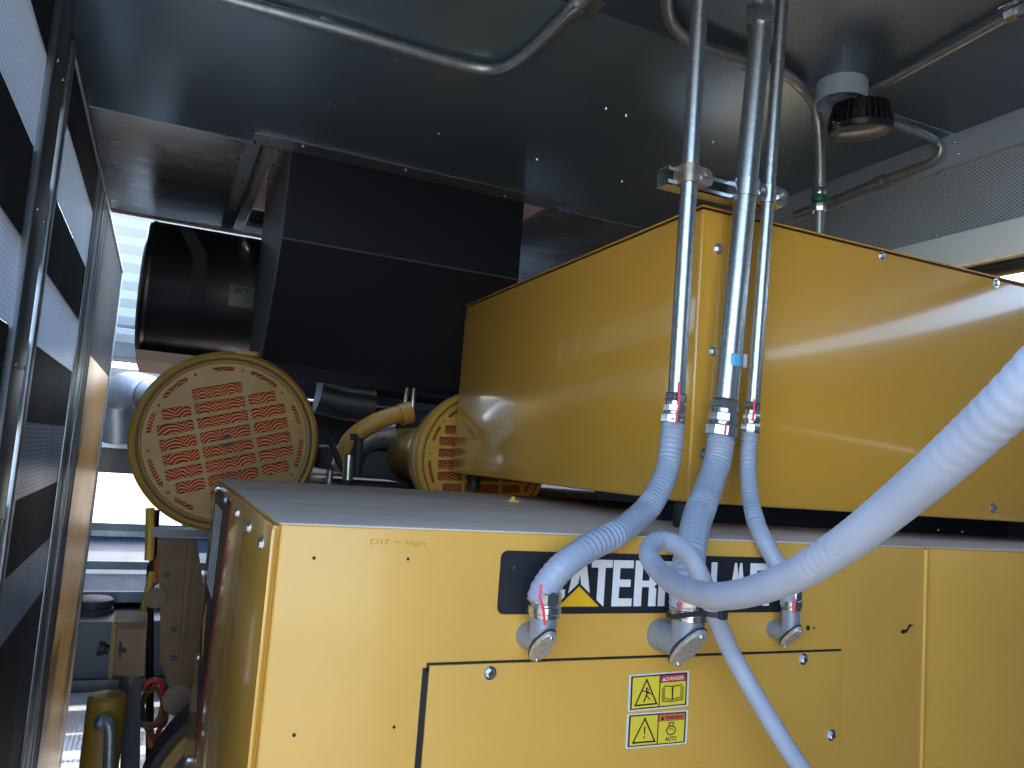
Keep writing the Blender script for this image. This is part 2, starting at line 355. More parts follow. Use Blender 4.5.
obj('rail', MB().box((Xl-.012, YW0, Zf), (Xl+.004, 6.2, Zf+.05), .003), M['post'], lw)
for y in (2.31, 2.43):
    for z in (.95, .55, .15, -.25, -.65):
        obj('screw', MB().sphere((Xl+.013, y, z), .005, 6), M['zinc'], lw)

# right wall above the open doorway
rw = struct('wall_right', MB().box((Xr, -1.8, 1.042), (Xr+.04, 10.2, Zc)), M['fascia'])
obj('lip', MB().box((Xr-.004, -1.8, 1.036), (Xr+.04, 10.2, 1.043)), M['bright'], rw)
obj('perforated_panel', MB().box((Xr+.006, -1.8, .82), (Xr+.04, 10.2, 1.036)), M['fine'], rw)
obj('beam', MB().box((Xr, -1.8, .712), (Xr+.09, 10.2, .82), .004), M['beam'], rw)
obj('seal', MB().cyl((Xr+.05, -1.8, .69), (Xr+.05, 10.2, .69), .022), M['rubber'], rw)
for (px, py) in ((954,142),(959,154),(940,174),(843,207),(937,236),(860,189)):
    obj('screw', MB().sphere(atX(px, py, Xr), .006, 6), M['zinc'], rw)
struct('wall_right', MB().box((Xr+.29, -1.8, .062), (Xr+.34, 10.2, .662)).box((Xr+.29, -1.8, Zf), (Xr+.34, 10.2, .040)).box((Xr+.29, .72, .040), (Xr+.34, 10.2, .062)).box((Xr+.29, -1.8, .040), (Xr+.34, -.6, .062)), M['tankm'])  # lower wall added to block light from the right, slit for a glint
struct('wall_back', MB().box((.45, -1.0, Zf), (Xr+.34, -.95, Zc)), M['tankm'])  # unseen, placed so daylight falls off towards the right


# ------------------------------------------------------------------ lower yellow cabinet
CX0, CX1, CY0, CY1, CT, CB, SEAM = .171, 2.42, 1.2, 2.53, -.112, Zf, 1.515
cab = thing('generator_cabinet', 'large yellow painted steel cabinet with black name plate, standing below the upper yellow box', 'cabinet', ((CX0+CX1)/2, (CY0+CY1)/2, CB))
obj('front_panel', MB().box((CX0+.006, CY0, CB), (SEAM-.004, CY1-.004, CT-.002), .004), M['yellow'], cab)
obj('front_panel', MB().box((SEAM+.008, CY0+.003, CB), (CX1, CY1-.004, CT-.002), .004), M['yellow'], cab)
obj('seam_bead', MB().loft([(SEAM+.001, CY0+.001, CB+.002), (SEAM+.001, CY0+.001, CT-.006)], .0055, 12), M['yellow'], cab)
obj('top_panel', MB().box((CX0+.004, CY0-.001, CT-.003), (CX1, CY1, CT), .001), M['worn'], cab, label='dusty worn top sheet')
side = obj('side_panel', MB().box((CX0-.004, CY0+.012, CB+.02), (CX0+.006, CY1-.01, CT-.006), .0015).box((CX0-.006, CY0+.004, CB+.02), (CX0+.001, CY0+.012, CT-.01), .001), M['yellow_gloss'], cab, label='glossy yellow end panel with bolts and black decal')
def hexbolt(name, p, n, parent, r=.009, m='zinc'):
    n = V(n).normalized(); p = V(p)
    return obj(name, MB().lathe(p, n, [(0, r*1.35), (.0018, r*1.35), (.0019, r*1.0), (.0055, r*1.0), (.0068, r*.75)], 6, True).lathe(p, n, [(0, r*1.45), (.0012, r*1.45)], 20, True), M[m], parent)
for y, z in ((1.31,-.155),(1.50,-.15),(1.74,-.145),(2.05,-.14),(2.4,-.135),(1.31,-.52),(2.42,-.37),(2.40,-.60),(2.36,-.86)):
    hexbolt('bolt', (CX0-.004, y, z), (-1, 0, 0), side, .009)
# slanted decal on the end panel
fs = Frame((CX0-.0045, 2.43, -.135), (0, -1, 0), (0, 0, 1))
d1 = MB(); fs.poly(d1, [(0, 0), (.50, 0), (.26, -.62), (.02, -.40)], .0002)
dec = obj('decal', d1, M['sign_black'], side)
d1 = MB()
for k in range(5): fs.poly(d1, [(.06+.055*k, -.04), (.085+.055*k, -.04), (.085+.05*k, -.26), (.06+.05*k, -.26)], .0006)
obj('lettering', d1, M['white'], dec)
d1 = MB(); fs.poly(d1, [(.06, -.36), (.13, -.30), (.20, -.44)], .0006); obj('triangle', d1, M['sign_yellow'], dec)
d1 = MB(); fs.poly(d1, [(.51, 0), (.54, 0), (.30, -.66), (.27, -.64)], .0003); obj('stripe', d1, M['label_red'], side)
# access cover
c0 = atY(429, 665, CY0); c1 = atY(840, 648, CY0)
obj('cover_seal', MB().box((c0.x-.010, CY0-.0012, -.80), (c0.x+.01, CY0+.001, c0.z-.004)).box((c0.x-.004, CY0-.0012, c0.z-.01), (c1.x+.002, CY0+.001, c0.z+.0035)), M['ink'], cab)
cov = obj('access_cover', MB().box((c0.x, CY0-.0055, -.80), (c1.x, CY0, c0.z), .0012), M['yellow'], cab)
for (px, py) in ((490,673),(803,659),(831,735),(425,738)):
    p = atY(px, py, CY0-.0055)
    if px > 430: hexbolt('bolt', p, (0, -1, 0), cov, .0075)
for (px, py, r) in ((314,558,.0028),(408,559,.0025),(294,735,.0028),(394,727,.0025),(808,628,.005),(802,628,.0022),(814,628,.0022)):
    p = atY(px, py, CY0); obj('screw_hole', MB().lathe(p+V((0,-.0006,0)), (0,1,0), [(0, r), (.002, r)], 12, True), M['ink'], cab)
fr = Frame((0, CY0, 0), (1, 0, 0), (0, 0, 1))
def scrape(pts):
    sb = MB(); q = []
    for (px, py) in pts: p = atY(px, py, CY0); q.append((p.x, p.z))
    fr.poly(sb, q, .0003); return sb
sc_ = scrape(((900,632),(903,629),(906,630),(909,624),(914,625),(910,627),(907,632),(903,634)))
obj('paint_scrape', sc_, M['ink'], cab)
fp = Frame(atY(370, 546, CY0), (1, 0, 0), (0, 0, 1))
obj('handwriting', text_mb(fp, 'DI7 = high', 0, 0, .011, .088, .0001, .0002), M['pencil'], cab)
# black name plate with lettering
z1, z0, x0, x1 = -.1435, -.2455, .529, 1.13
rad = .012; out = []
for cx, cz, a0 in ((x1-rad, z1-rad, 0), (x0+rad, z1-rad, 90), (x0+rad, z0+rad, 180), (x1-rad, z0+rad, 270)):
    for k in range(7): a = math.radians(a0+15*k); out.append((cx+rad*math.cos(a), cz+rad*math.sin(a)))
sb = MB(); fr.poly(sb, out, 0, .0018)
plate = obj('name_plate', sb, M['sign_black'], cab, label='black name plate with white letters')
def G(ch):
    a, b = .34, .17
    R = lambda x0, y0, x1, y1: [(x0, y0), (x1, y0), (x1, y1), (x0, y1)]
    return {
     'C': [[(0,.1),(.1,0),(a,0),(a,1),(.1,1),(0,.9)], [(a,0),(.9,0),(1,.1),(1,b),(a,b)], [(a,1-b),(1,1-b),(1,.9),(.9,1),(a,1)], R(1-a,b,1,.36), R(1-a,.64,1,1-b)],
     'A': [[(0,0),(.32,0),(.58,1),(.30,1)], [(.68,0),(1,0),(.70,1),(.42,1)], R(.25,.2,.75,.36)],
     'T': [R(0,1-b,1,1), R(.33,0,.67,1-b)],
     'E': [R(0,0,a,1), R(a,0,1,b), R(a,1-b,1,1), R(a,.42,.9,.58)],
     'R': [R(0,0,a,1), [(a,1-b),(1,1-b),(1,.92),(.9,1),(a,1)], R(1-a,.56,1,1-b), [(a,.42),(.9,.42),(1,.5),(1,.56),(a,.56)], [(1-a,0),(1,0),(1,.38),(.9,.42),(1-a,.42)]],
     'P': [R(0,0,a,1), [(a,1-b),(1,1-b),(1,.92),(.9,1),(a,1)], R(1-a,.56,1,1-b), [(a,.40),(.9,.40),(1,.5),(1,.56),(a,.56)]],
     'I': [R(0,0,1,1)], 'L': [R(0,0,a,1), R(a,0,1,b)]}[ch]
gx = ((546,565,'C'),(566,592,'A'),(590,611,'T'),(612,632,'E'),(634,656,'R'),(658,678,'P'),(681,688,'I'),(691,706,'L'),(710,727,'L'),(728,746,'A'),(749,769,'R'))
lt = MB(); zb, zt = atY(640, 606, CY0).z, atY(640, 560.5, CY0).z
for (a, b, ch) in gx:
    xa, xb = atY(a, 583, CY0).x, atY(b, 583, CY0).x
    for g in G(ch): fr.poly(lt, [(xa+u*(xb-xa), zb+v*(zt-zb)) for u, v in g], .0019)
obj('lettering', lt, M['white'], plate)
def tri(pts, d): b_ = MB(); fr.poly(b_, [(atY(x, y, CY0).x, atY(x, y, CY0).z) for x, y in pts], d); return b_
t_ = obj('triangle_outline', tri(((552,608),(578.5,582.5),(604,608)), .0024), M['sign_black'], plate)
obj('triangle', tri(((557,606.2),(578.5,586),(598,606.2)), .0029), M['sign_yellow'], plate)
rp = atY(515, 568, CY0); obj('rivet', MB().sphere(rp+V((0,-.0015,0)), .005, 6, (1,.4,1)), M['ink'], plate)

# ---- warning labels on the cover
def decal(c, name, kind):
    q = [atY(x, y, CY0-.0055) for x, y in c]           # tl, tr, br, bl
    fx = Frame(q[3], q[2]-q[3], q[0]-q[3], (q[2]-q[3]).length, (q[0]-q[3]).length)
    W, Hh = fx.w, fx.h
    b_ = MB(); fx.poly(b_, [(.02,0),(.98,0),(1,.03),(1,.97),(.98,1),(.02,1),(0,.97),(0,.03)], .0001); d = obj(name, b_, M['label_white'], cov, label='yellow and white danger label' if kind == 'D' else 'yellow and white warning label')
    b_ = MB(); fx.poly(b_, [(.035,.045),(.965,.045),(.965,.955),(.035,.955)], .0005); obj('border', b_, M['ink'], d)
    b_ = MB(); fx.poly(b_, [(.06,.08),(.495,.08),(.495,.92),(.06,.92)], .0009); fx.poly(b_, [(.515,.08),(.94,.08),(.94,.72),(.515,.72)], .0009); obj('yellow_field', b_, M['label_yellow'], d)
    b_ = MB(); fx.poly(b_, [(.515,.735),(.94,.735),(.94,.92),(.515,.92)], .0009); obj('header', b_, M['label_red' if kind == 'D' else 'label_orange'], d)
    b_ = text_mb(fx, 'DANGER' if kind == 'D' else 'WARNING', .61, .765, Hh*.11, W*.30, .0013, bold=.015)
    fx.poly(b_, [(.54,.765),(.60,.765),(.57,.88)], .0013); obj('header_text', b_, M['label_white' if kind == 'D' else 'ink'], d)
    b_ = MB(); T = [(.11,.16),(.46,.16),(.285,.84)]
    fx.line(b_, T, .0026, .0013, closed=True)
    if kind == 'D':
        fx.line(b_, [(.29,.56),(.29,.42),(.25,.25)], .0026, .0013); fx.line(b_, [(.29,.42),(.34,.30)], .002, .0013); fx.line(b_, [(.22,.54),(.29,.52),(.35,.46)], .0018, .0013); fx.line(b_, [(.33,.58),(.30,.48),(.38,.42)], .0013, .0013)
        fx.poly(b_, [(.275,.58),(.305,.58),(.305,.63),(.275,.63)], .0013)
        for k in range(3): e = .02*k; fx.line(b_, [(.55+e,.56+.04*k),(.55+e,.20+.04*k),(.72,.17+.04*k),(.90-e,.20+.04*k),(.90-e,.56+.04*k)], .0011, .0013)
        fx.line(b_, [(.60,.62),(.71,.60),(.72,.22),(.73,.60),(.85,.62)], .0016, .0013)
    else:
        fx.poly(b_, [(.275,.60),(.300,.60),(.295,.38),(.28,.38)], .0013); fx.poly(b_, [(.277,.27),(.297,.27),(.297,.33),(.277,.33)], .0013)
        fx.line(b_, [(.72+.075*math.cos(a), .44+.13*math.sin(a)) for a in [2*PI*k/14 for k in range(14)]], .0019, .0013, closed=True)
        fx.line(b_, [(.69,.57),(.68,.66),(.76,.66),(.75,.57)], .0018, .0013); fx.line(b_, [(.68,.46),(.72,.50),(.76,.44)], .0013, .0013)
        b_.merge(text_mb(fx, 'AUTO', .63, .13, Hh*.13, W*.19, .0013, bold=.02).bm)
    obj('symbols', b_, M['ink'], d)
decal(((629,675),(688,669),(688,706),(627.5,712)), 'danger_label', 'D')
decal(((627,714),(688,708),(686.5,743.5),(625,749)), 'warning_label', 'W')

# ------------------------------------------------------------------ upper yellow box
UX0, UX1, UY0, UY1, UB, UT = 1.025, 2.42, 1.38, 2.84, -.056, .588
ub = thing('terminal_box', 'glossy yellow steel box on rubber feet above the cabinet, behind three steel conduits', 'box', ((UX0+UX1)/2, (UY0+UY1)/2, CT))
bx = obj('shell', MB().box((UX0, UY0, UB), (UX1, UY1, UT-.006), .007), M['yellow_gloss'], ub)
obj('lid', MB().box((UX0-.003, UY0-.003, UT-.0035), (UX1+.003, UY1+.003, UT), .001), M['yellow_gloss'], ub)
obj('lid_gap', MB().box((UX0+.001, UY0+.001, UT-.0062), (UX1-.001, UY1-.001, UT-.0032)), M['ink'], ub)
for (px, py) in ((718,249),(713,351),(704,454),(882,256),(996,283),(876,501),(993,508)):
    hexbolt('bolt', atY(px, py, UY0), (0, -1, 0), ub, .0085)
for (x, y) in ((1.06, 1.435), (1.085, 2.76), (2.3, 1.435), (2.3, 2.76)):
    obj('rubber_foot', MB().lathe((x, y, CT), (0,0,1), [(0, .021), (.004, .024), (.05, .024), (.056, .021)], 24, True), M['rubber'], ub)
rl = obj('base_rail', MB().box((1.13, 1.62, CT), (2.4, 1.68, UB)), M['navy'], ub)
for (px, py) in ((950,537),(1015,539),(853,516),(938,530),(962,532)): obj('bolt', MB().sphere(atY(px, py, 1.62), .005, 6), M['zinc'], rl)
plug = thing('brass_plug', 'small yellow plug on the dusty cabinet top', 'plug', atZ(513, 502, CT))
pc = atZ(513, 502, CT)
obj('base', MB().box(pc+V((-.014,-.012,0)), pc+V((.014,.012,.006)), .002), M['ycab'], plug)
obj('knob', MB().lathe(pc+V((0,0,.005)), (0,0,1), [(0,.007),(.009,.006),(.011,.003)], 12, True), M['ycab'], plug)

# ------------------------------------------------------------------ conduit runs down to the cabinet
def fitting(pts, r, hexes, parent, name='compression_fitting', m='zinc'):
    """pts: start and end; hexes: list of (t0, t1, radius factor, sides)"""
    a, b = V(pts[0]), V(pts[1]); mb = MB()
    for t0, t1, f, n in hexes:
        p, q = a.lerp(b, t0), a.lerp(b, t1); e = (q-p)*.12
        mb.loft([p, p+e, q-e, q], [r*f*.94, r*f, r*f, r*f*.94], n, phase=.3)
    return obj(name, mb, M[m], parent)
FIT = [(0,.28,1.28,6),(.26,.40,1.12,20),(.38,.62,1.34,8),(.60,.72,1.15,20),(.70,1,1.48,8)]
def mark(parent, pts, wd, off):       # red paint mark on a surface facing the camera
    mb = MB(); q = [V(p) for p in pts]
    for a, b in zip(q[:-1], q[1:]):
        t = (b-a).normalized(); d = (-(a)).normalized(); s_ = t.cross(d).normalized()*wd/2; e = t*.002
        mb.prism([a-e+s_+d*off, a-e-s_+d*off, b+e-s_+d*off, b+e+s_+d*off], -d*.003)
    return obj('red_mark', mb, M['red_mark'], parent)
def run(label, top, bot, Yp, rp_, fit_end, hose_pts, rh, elbow, yc, re_, efit, marks, mlabel):
    """top/bot: pixel ends of the rigid pipe; hose_pts: (px, py, Y)"""
    a = atY(*top, Yp); b = atY(*bot, Yp); a = b + (a-b)*((Zc-b.z)/(a.z-b.z)); a.z = Zc-.002
    t = thing('electrical_conduit', label, 'conduit', b)
    obj('steel_pipe', MB().loft([a, b], rp_, 28), M['steel'], t)
    c = atY(*fit_end, Yp); ft = fitting((b+(a-b).normalized()*.005, c), rp_, FIT, t)
    hp = [c+(b-c)*.3] + [atY(*p) for p in hose_pts]
    e0 = hp[-1]
    obj('flexible_hose', ribbed(hp, rh), M['hose'], t)
    # elbow body
    ec = atY(*elbow, yc); e0 = V((ec.x, ec.y, hp[-1].z)); topz = e0.z
    k = 28; cs = [(math.cos(2*PI*i/k), math.sin(2*PI*i/k)) for i in range(k)]
    mb = MB(); mb.rings([[V((ec.x+re_*u, ec.y+re_*v, topz-.012)) for u, v in cs], [V((ec.x+re_*u, ec.y+re_*v, ec.z-re_*v)) for u, v in cs]])
    mb.rings([[V((ec.x+re_*u, ec.y-re_*v*1.0, ec.z+re_*v)) for u, v in cs], [V((ec.x+re_*u, CY0+.001, ec.z+re_*v)) for u, v in cs]])
    el = obj('conduit_elbow', mb, M['bodyg'], t)
    # oval cover on the mitred corner
    nrm = V((0,-1,-1)).normalized(); long = V((0,-1,1)).normalized(); o = ec+nrm*.001
    ov = [(.86*re_*math.copysign(abs(math.cos(q))**.9, math.cos(q)), 1.88*re_*math.copysign(abs(math.sin(q))**1.0, math.sin(q))) for q in [2*PI*i/36 for i in range(36)]]
    g = MB(); g.rings([[o+V((1,0,0))*u*1.03+long*v*1.03 for u, v in ov], [o+V((1,0,0))*u*1.03+long*v*1.03+nrm*.003 for u, v in ov]]); obj('gasket', g, M['rubber'], el)
    g = MB(); g.rings([[o+V((1,0,0))*u+long*v+nrm*.003 for u, v in ov], [o+V((1,0,0))*u+long*v+nrm*.007 for u, v in ov], [o+V((1,0,0))*u*.9+long*v*.93+nrm*.009 for u, v in ov]])
    cv = obj('cover', g, M['cast'], el, label='cast metal oval cover')
    for s_ in (-1, 1): obj('screw', MB().sphere(o+long*(1.5*re_*s_)+nrm*.010, re_*.17, 6), M['zinc'], el)
    # fitting at the elbow
    fa, fb = V((ec.x, ec.y, topz+.020)), V((ec.x, ec.y, topz-.022))
    fitting((fa, fb), max(re_, rh), efit, t, 'hose_fitting')
    if marks: mark(t, marks, .0045, rp_*.0)
    return t, a, b, ec
EF = [(0,.08,1.0,24),(.05,.48,1.18,8),(.46,.56,1.05,24),(.54,.84,1.22,24),(.82,1,1.12,24)]
c1_ = run('left steel conduit with grey flexible hose ending in elbow at left of name plate', (700,0), (676.5,396), 1.30, .0172, (673,424),
    [(671,445,1.295),(666,473,1.28),(650,505,1.24),(622,530,1.18),(590,547,1.15),(563,566,1.138),(545,588,1.145),(540,603,1.145)], .0224, (542,643), 1.145, .0208, EF, None, '')
c2_ = run('middle and thickest steel conduit with blue tape and grey flexible hose', (761.5,20), (726,402), 1.30, .0232, (721,437),
    [(718,458,1.295),(708,490,1.26),(697,520,1.20),(690,555,1.15),(686,585,1.125),(685,606,1.125)], .0270, (687,645), 1.12, .0275, EF, None, '')
c3_ = run('right and thinnest steel conduit with slim grey hose and small elbow', (782.5,0), (753,405), 1.30, .0138, (750,433),
    [(748,460,1.295),(750,495,1.26),(757,525,1.20),(770,552,1.165),(783,574,1.155),(789,598,1.155)], .0165, (790,634), 1.155, .0165, EF, None, '')
# red marker on fittings
def surf_mark(t, pts): 
    mb = MB(); q = [atY(*p) for p in pts]
    for a, b in zip(q[:-1], q[1:]):
        tt = (b-a).normalized(); d = (-a).normalized(); s_ = tt.cross(d).normalized()*.0022; e = tt*.002
        mb.prism([a-e+s_, a-e-s_, b+e-s_, b+e+s_], d*.001)
    obj('red_mark', mb, M['red_mark'], t)
surf_mark(c1_[0], [(679,383,1.275),(679,393,1.272),(679,404,1.270),(677,414,1.268),(676,423,1.266)])
surf_mark(c1_[0], [(541,586,1.104),(540,597,1.100),(543,608,1.100),(545,624,1.104)])
surf_mark(c2_[0], [(726,424,1.260),(725,433,1.258)]); surf_mark(c3_[0], [(754,400,1.279),(754,410,1.279),(753,420,1.278)])
surf_mark(c3_[0], [(795,600,1.130),(794,608,1.130),(795,613,1.130)]); surf_mark(c2_[0], [(681,603,1.085),(681,609,1.085)])
# blue tape and code sticker on the thick pipe
p0, p1 = atY(731,355,1.30), atY(730,367,1.30)
obj('tape', MB().loft([p0, p1], .0242, 28), M['blue'], c2_[0], label='light blue tape')
fb_ = Frame(atY(733.5,357,1.30)+V((.006,-.0243,0)), (1,.35,0), (0,0,1)); st = MB(); fb_.poly(st, [(0,-.022),(.013,-.022),(.013,.005),(0,.005)], 0)
obj('sticker', st, M['label_white'], c2_[0])
# coupling near the top of the thick pipe
pa, pb = atY(761.8,-14,1.30), atY(759.5,27,1.30)
fitting((pa, pb), .0232, [(0,.22,1.18,24),(.2,.5,1.34,8),(.48,.62,1.15,24),(.6,1,1.38,6)], c2_[0], 'coupling')

# ---- strut channel and pipe clamps
sl = atY(663, 190, 1.325); st0, st1 = sl.x+.012, atY(770, 215, 1.325).x
zs = .592
str_ = thing('strut_channel', 'galvanised strut channel holding the three conduits above the yellow box corner', 'bracket', ((st0+st1)/2, 1.346, zs))
h_ = .041; t_ = .0028
m_ = MB().box((st0, 1.326, zs), (st1, 1.367, zs+t_)).box((st0, 1.326, zs+h_-t_), (st1, 1.367, zs+h_)).box((st0, 1.367-t_, zs), (st1, 1.367, zs+h_)).box((st0, 1.326, zs), (st1, 1.326+t_, zs+.0105)).box((st0, 1.326, zs+h_-.0105), (st1, 1.326+t_, zs+h_))
obj('channel', m_, M['steel'], str_)
obj('mounting_tab', MB().box((1.10, 1.36, UT), (1.15, 1.40, zs+.0005)).box((1.10, 1.36, UT), (1.15, 1.44, UT+.003)), M['steel'], str_)
for i, (cc, rp_, lab) in enumerate(((c1_, .0172, 'left rusty-edged pipe clamp on the strut channel'), (c2_, .0232, 'middle pipe clamp around the thickest conduit'), (c3_, .0138, 'right small pipe clamp around the thinnest conduit'))):
    a, b = cc[1], cc[2]; zc_ = zs+h_/2-.003 ; p = b+(a-b)*((zc_-b.z)/(a.z-b.z)); d_ = (a-b).normalized()
    cl = thing('pipe_clamp', lab, 'clamp', p-V((0,0,.02)), 'clamps on the strut channel')
    hw = .019
    obj('band', MB().loft([p-d_*hw, p+d_*hw], rp_+.0038, 28).box((p.x-rp_-.004, p.y, p.z-hw), (p.x-rp_+.001, 1.327, p.z+hw)).box((p.x+rp_, p.y, p.z-hw), (p.x+rp_+.004, 1.327, p.z+hw)), M['clamp_rust' if i == 0 else 'zinc'], cl)
    e = p+V((rp_+.012, -.004, 0))
    obj('ear', MB().cyl(e+V((-.003,-.006,0)), e+V((-.001,.016,0)), .0185, n=24).cyl(e+V((.004,-.004,.0)), e+V((.006,.020,0)), .0195, n=24), M['clamp_rust' if i == 0 else 'zinc'], cl)
    obj('bolt', MB().cyl(e+V((-.006,-.016,0)), e+V((.03,.012,-.004)), .0042, n=12).lathe(e+V((0,-.006,0)), (0,-1,0), [(0,.0085),(.008,.0085)], 6, True), M['zinc'], cl)

# ------------------------------------------------------------------ loose thick hose in the foreground
hp = [(1100,305,.40),(1026,386,.44),(965,444,.49),(902,499,.56),(842,546,.64),(782,581,.74),(724,596,.85),(685,589,.98),(661,573,1.10),(649,555,1.16),(656,542,1.20),(673,543,1.22),(689,555,1.235),(701,577,1.24),(711,604,1.27),(730,650,1.31),(757,698,1.30),(790,752,1.29),(832,812,1.29)]
bh = thing('flexible_hose', 'thick loose grey flexible hose curving from right edge into a loop before the name plate', 'hose', atD(*hp[-1]))
hpp = spline([atD(*p) for p in hp], .003); L = 0; rs = []
for i, p in enumerate(hpp):
    if i: L += (p-hpp[i-1]).length
    rs.append(.0149 + (.00018+.00015*math.sin(L*23))*math.cos(2*PI*L/.011))
obj('jacket', MB().loft(hpp, rs, 28), M['hose_big'], bh)
tp = atY(684, 612, 1.09)
tie = thing('cable_tie', 'black cable tie around the middle elbow fitting and the loose hose', 'cable tie', tp)
e2 = c2_[3]
lp = []
cA = V((e2.x, e2.y, atY(684,617,1.12).z)); cB = atD(714, 613, 1.276)
import mathutils
ax2 = (cB-cA); ax2.z = 0; L2 = ax2.length; ax2.normalize(); pe = V((-ax2.y, ax2.x, 0))
rA, rB = .036, .0205
for k in range(11): a = math.radians(90+18*k); lp.append(cA+ax2*(rA*math.cos(a))+pe*(rA*math.sin(a)))
for k in range(11): a = math.radians(270+18*k); lp.append(cB+ax2*(rB*math.cos(a))+pe*(rB*math.sin(a)))
lp.append(lp[0])
mb = MB(); rr = [[p+V((0,0,-.004)), p+V((0,0,.004))] for p in lp]
for (a, b) in zip(lp[:-1], lp[1:]):
    o_ = (b-a).cross(V((0,0,1)));
    if o_.length < 1e-6: continue
    o_ = o_.normalized()*.0014; z_ = V((0,0,.004))
    mb.prism([a-z_-o_, a-z_+o_, a+z_+o_, a+z_-o_], (b-a)*1.02)
obj('strap', mb, M['rubber'], tie)
hx = lp[16]; obj('head', MB().box(hx+V((-.006,-.006,-.006)), hx+V((.007,.004,.006)), .0015), M['rubber'], tie)

# ------------------------------------------------------------------ conduits and lamp on the ceiling
def cz(pts, z): return [atZ(x, y, z) for x, y in pts]
cc1 = thing('ceiling_conduit', 'long steel conduit with one bend on the ceiling, left of the standing pipes', 'conduit', atZ(475, 70, Zc))
pth = spline(cz(((150,-22),(225,-1),(350,33),(440,59),(475,68),(497,69),(515,62),(535,46),(575,7),(600,-18)), Zc-.022), .02)
obj('pipe', MB().loft(pth, .0165, 20), M['dark_conduit'], cc1)
a, b = atZ(571,10,Zc-.022), atZ(581,1,Zc-.022); obj('coupling', MB().loft([a, a.lerp(b,.5), a.lerp(b,.51), b], [.021,.021,.024,.024], 20), M['steel'], cc1)
for (px, py) in ((325,27),(590,9)):
    p = atZ(px, py, Zc-.004); obj('strap', MB().box(p+V((-.02,-.04,-.001)), p+V((.02,.04,.0035)), .001), M['steel'], cc1)
cc2 = thing('ceiling_conduit', 'grey conduit curving across the ceiling behind the three pipes, then dropping behind the yellow box', 'conduit', atZ(700, 50, Zc))
q = cz(((690,-40),(671,-15),(667,5),(675,28),(700,46),(755,64),(782,72),(800,86)), Zc-.02)
dn = [V((1.70, 1.745, 1.09)), V((1.72, 1.76, 1.03)), V((1.722, 1.765, .95)), V((1.725, 1.768, .8)), V((1.725, 1.77, .55))]
def toP(px, py, Yv): return atY(px, py, Yv)
dn = [atY(812,101,1.76), atY(818,122,1.77), atY(820,150,1.775), atY(820,190,1.78), atY(819,240,1.785)]
obj('pipe', MB().loft(spline(q+dn, .015), .0155, 20), M['dark_conduit'], cc2)
fitting((atY(820,189,1.78), atY(819,196,1.78)), .0155, [(0,1,1.35,16)], cc2, 'connector')
fitting((atY(819.5,196,1.78), atY(819,203,1.78)), .0155, [(0,1,1.55,12)], cc2, 'green_band', 'green')
fitting((atY(819,203,1.78), atY(819,212,1.78)), .0155, [(0,1,1.4,8)], cc2, 'connector')
# lamp
lc = V((1.90, 1.735, Zc)); lc = atZ(862, 92, Zc)
lamp = thing('ceiling_light', 'round black ribbed ceiling lamp under a bent steel bracket', 'lamp', lc)
D = atZ(860, 133, Zc-.135)
ax = V((-.10,-.09,1)).normalized()
obj('housing', MB().lathe(D, ax, [(0,.085),(.004,.088),(.02,.088),(.022,.072),(.085,.060),(.088,.02)], 40, True), M['black'], lamp)
u_ = ax.orthogonal().normalized(); v_ = ax.cross(u_)
for k in range(30):
    a = 2*PI*k/30; rd = u_*math.cos(a)+v_*math.sin(a); tn = ax.cross(rd)*.003
    mb = MB()
    for (h0, h1, ra, rb_) in ((.022,.048,.090,.086),(.054,.080,.082,.076)):
        mb.prism([D+ax*h0+rd*.06-tn, D+ax*h0+rd*ra-tn, D+ax*h1+rd*rb_-tn, D+ax*h1+rd*.055-tn], tn*2)
    obj('fin', mb, M['black'], lamp)
obj('lens', MB().lathe(D, -ax, [(-.001,.078),(.003,.074),(.010,.05),(.013,.01)], 40, True), M['glass'], lamp)
bc = atZ(841, 104, Zc-.06)
obj('bracket', MB().lathe((bc.x, bc.y, Zc), (0,0,-1), [(0,.071),(.058,.071),(.058,.068),(.02,.068),(.02,.01)], 40).box((bc.x-.02, bc.y-.02, Zc-.045), (D.x+.02, D.y+.03, Zc-.04)), M['fascia'], lamp)
obj('stem', MB().cyl(D+ax*.085, V((D.x, D.y, Zc-.04)), .02), M['black'], lamp)
sf = Frame(atY(831,126,D.y-.09), (1,.0,0), (0,0,1)); obj('paint_marking', text_mb(sf, 'SF', 0, -.008, .022, .030, .004), M['steel_flat'], lamp)
cc3 = thing('ceiling_conduit', 'straight thin conduit running from ceiling lamp to the upper right corner', 'conduit', atZ(1000, 20, Zc))
q = cz(((868,92),(940,54),(1012,14),(1060,-12)), Zc-.018)
obj('pipe', MB().loft(spline(q, .05), .0115, 16), M['dark_conduit'], cc3)
for p_, nm in (((868,92),'connector'),((858,97),'connector'),((1013,13),'coupling')):
    c = atZ(*p_, Zc-.018); d = (q[1]-q[0]).normalized(); obj(nm, MB().loft([c-d*.012, c+d*.012], .019 if nm == 'coupling' else .0165, 8), M['zinc'], cc3)
p = atZ(1015, 5, Zc-.006); obj('strap', MB().box(p+V((-.02,-.03,0)), p+V((.02,.03,.005)), .001), M['zinc'], cc3)
cc4 = thing('ceiling_conduit', 'thin conduit bending back from ceiling lamp along the wall edge', 'conduit', atZ(930, 150, Zc))
q = [atZ(888,121,Zc-.05), atZ(905,127,Zc-.035)] + [atZ(922,134,Zc-.03), atX(937,142,2.17), atX(941,150,2.185), atX(934,160,2.185), atX(912,169,2.185), atX(880,181,2.185), atX(840,197,2.185), atX(795,214,2.185)]
obj('pipe', MB().loft(spline(q, .02), .0125, 16), M['dark_conduit'], cc4)
p = atX(880,181,2.185); obj('coupling', MB().loft([p-V((0,.015,0)), p+V((0,.015,0))], .019, 16), M['dark_conduit'], cc4)

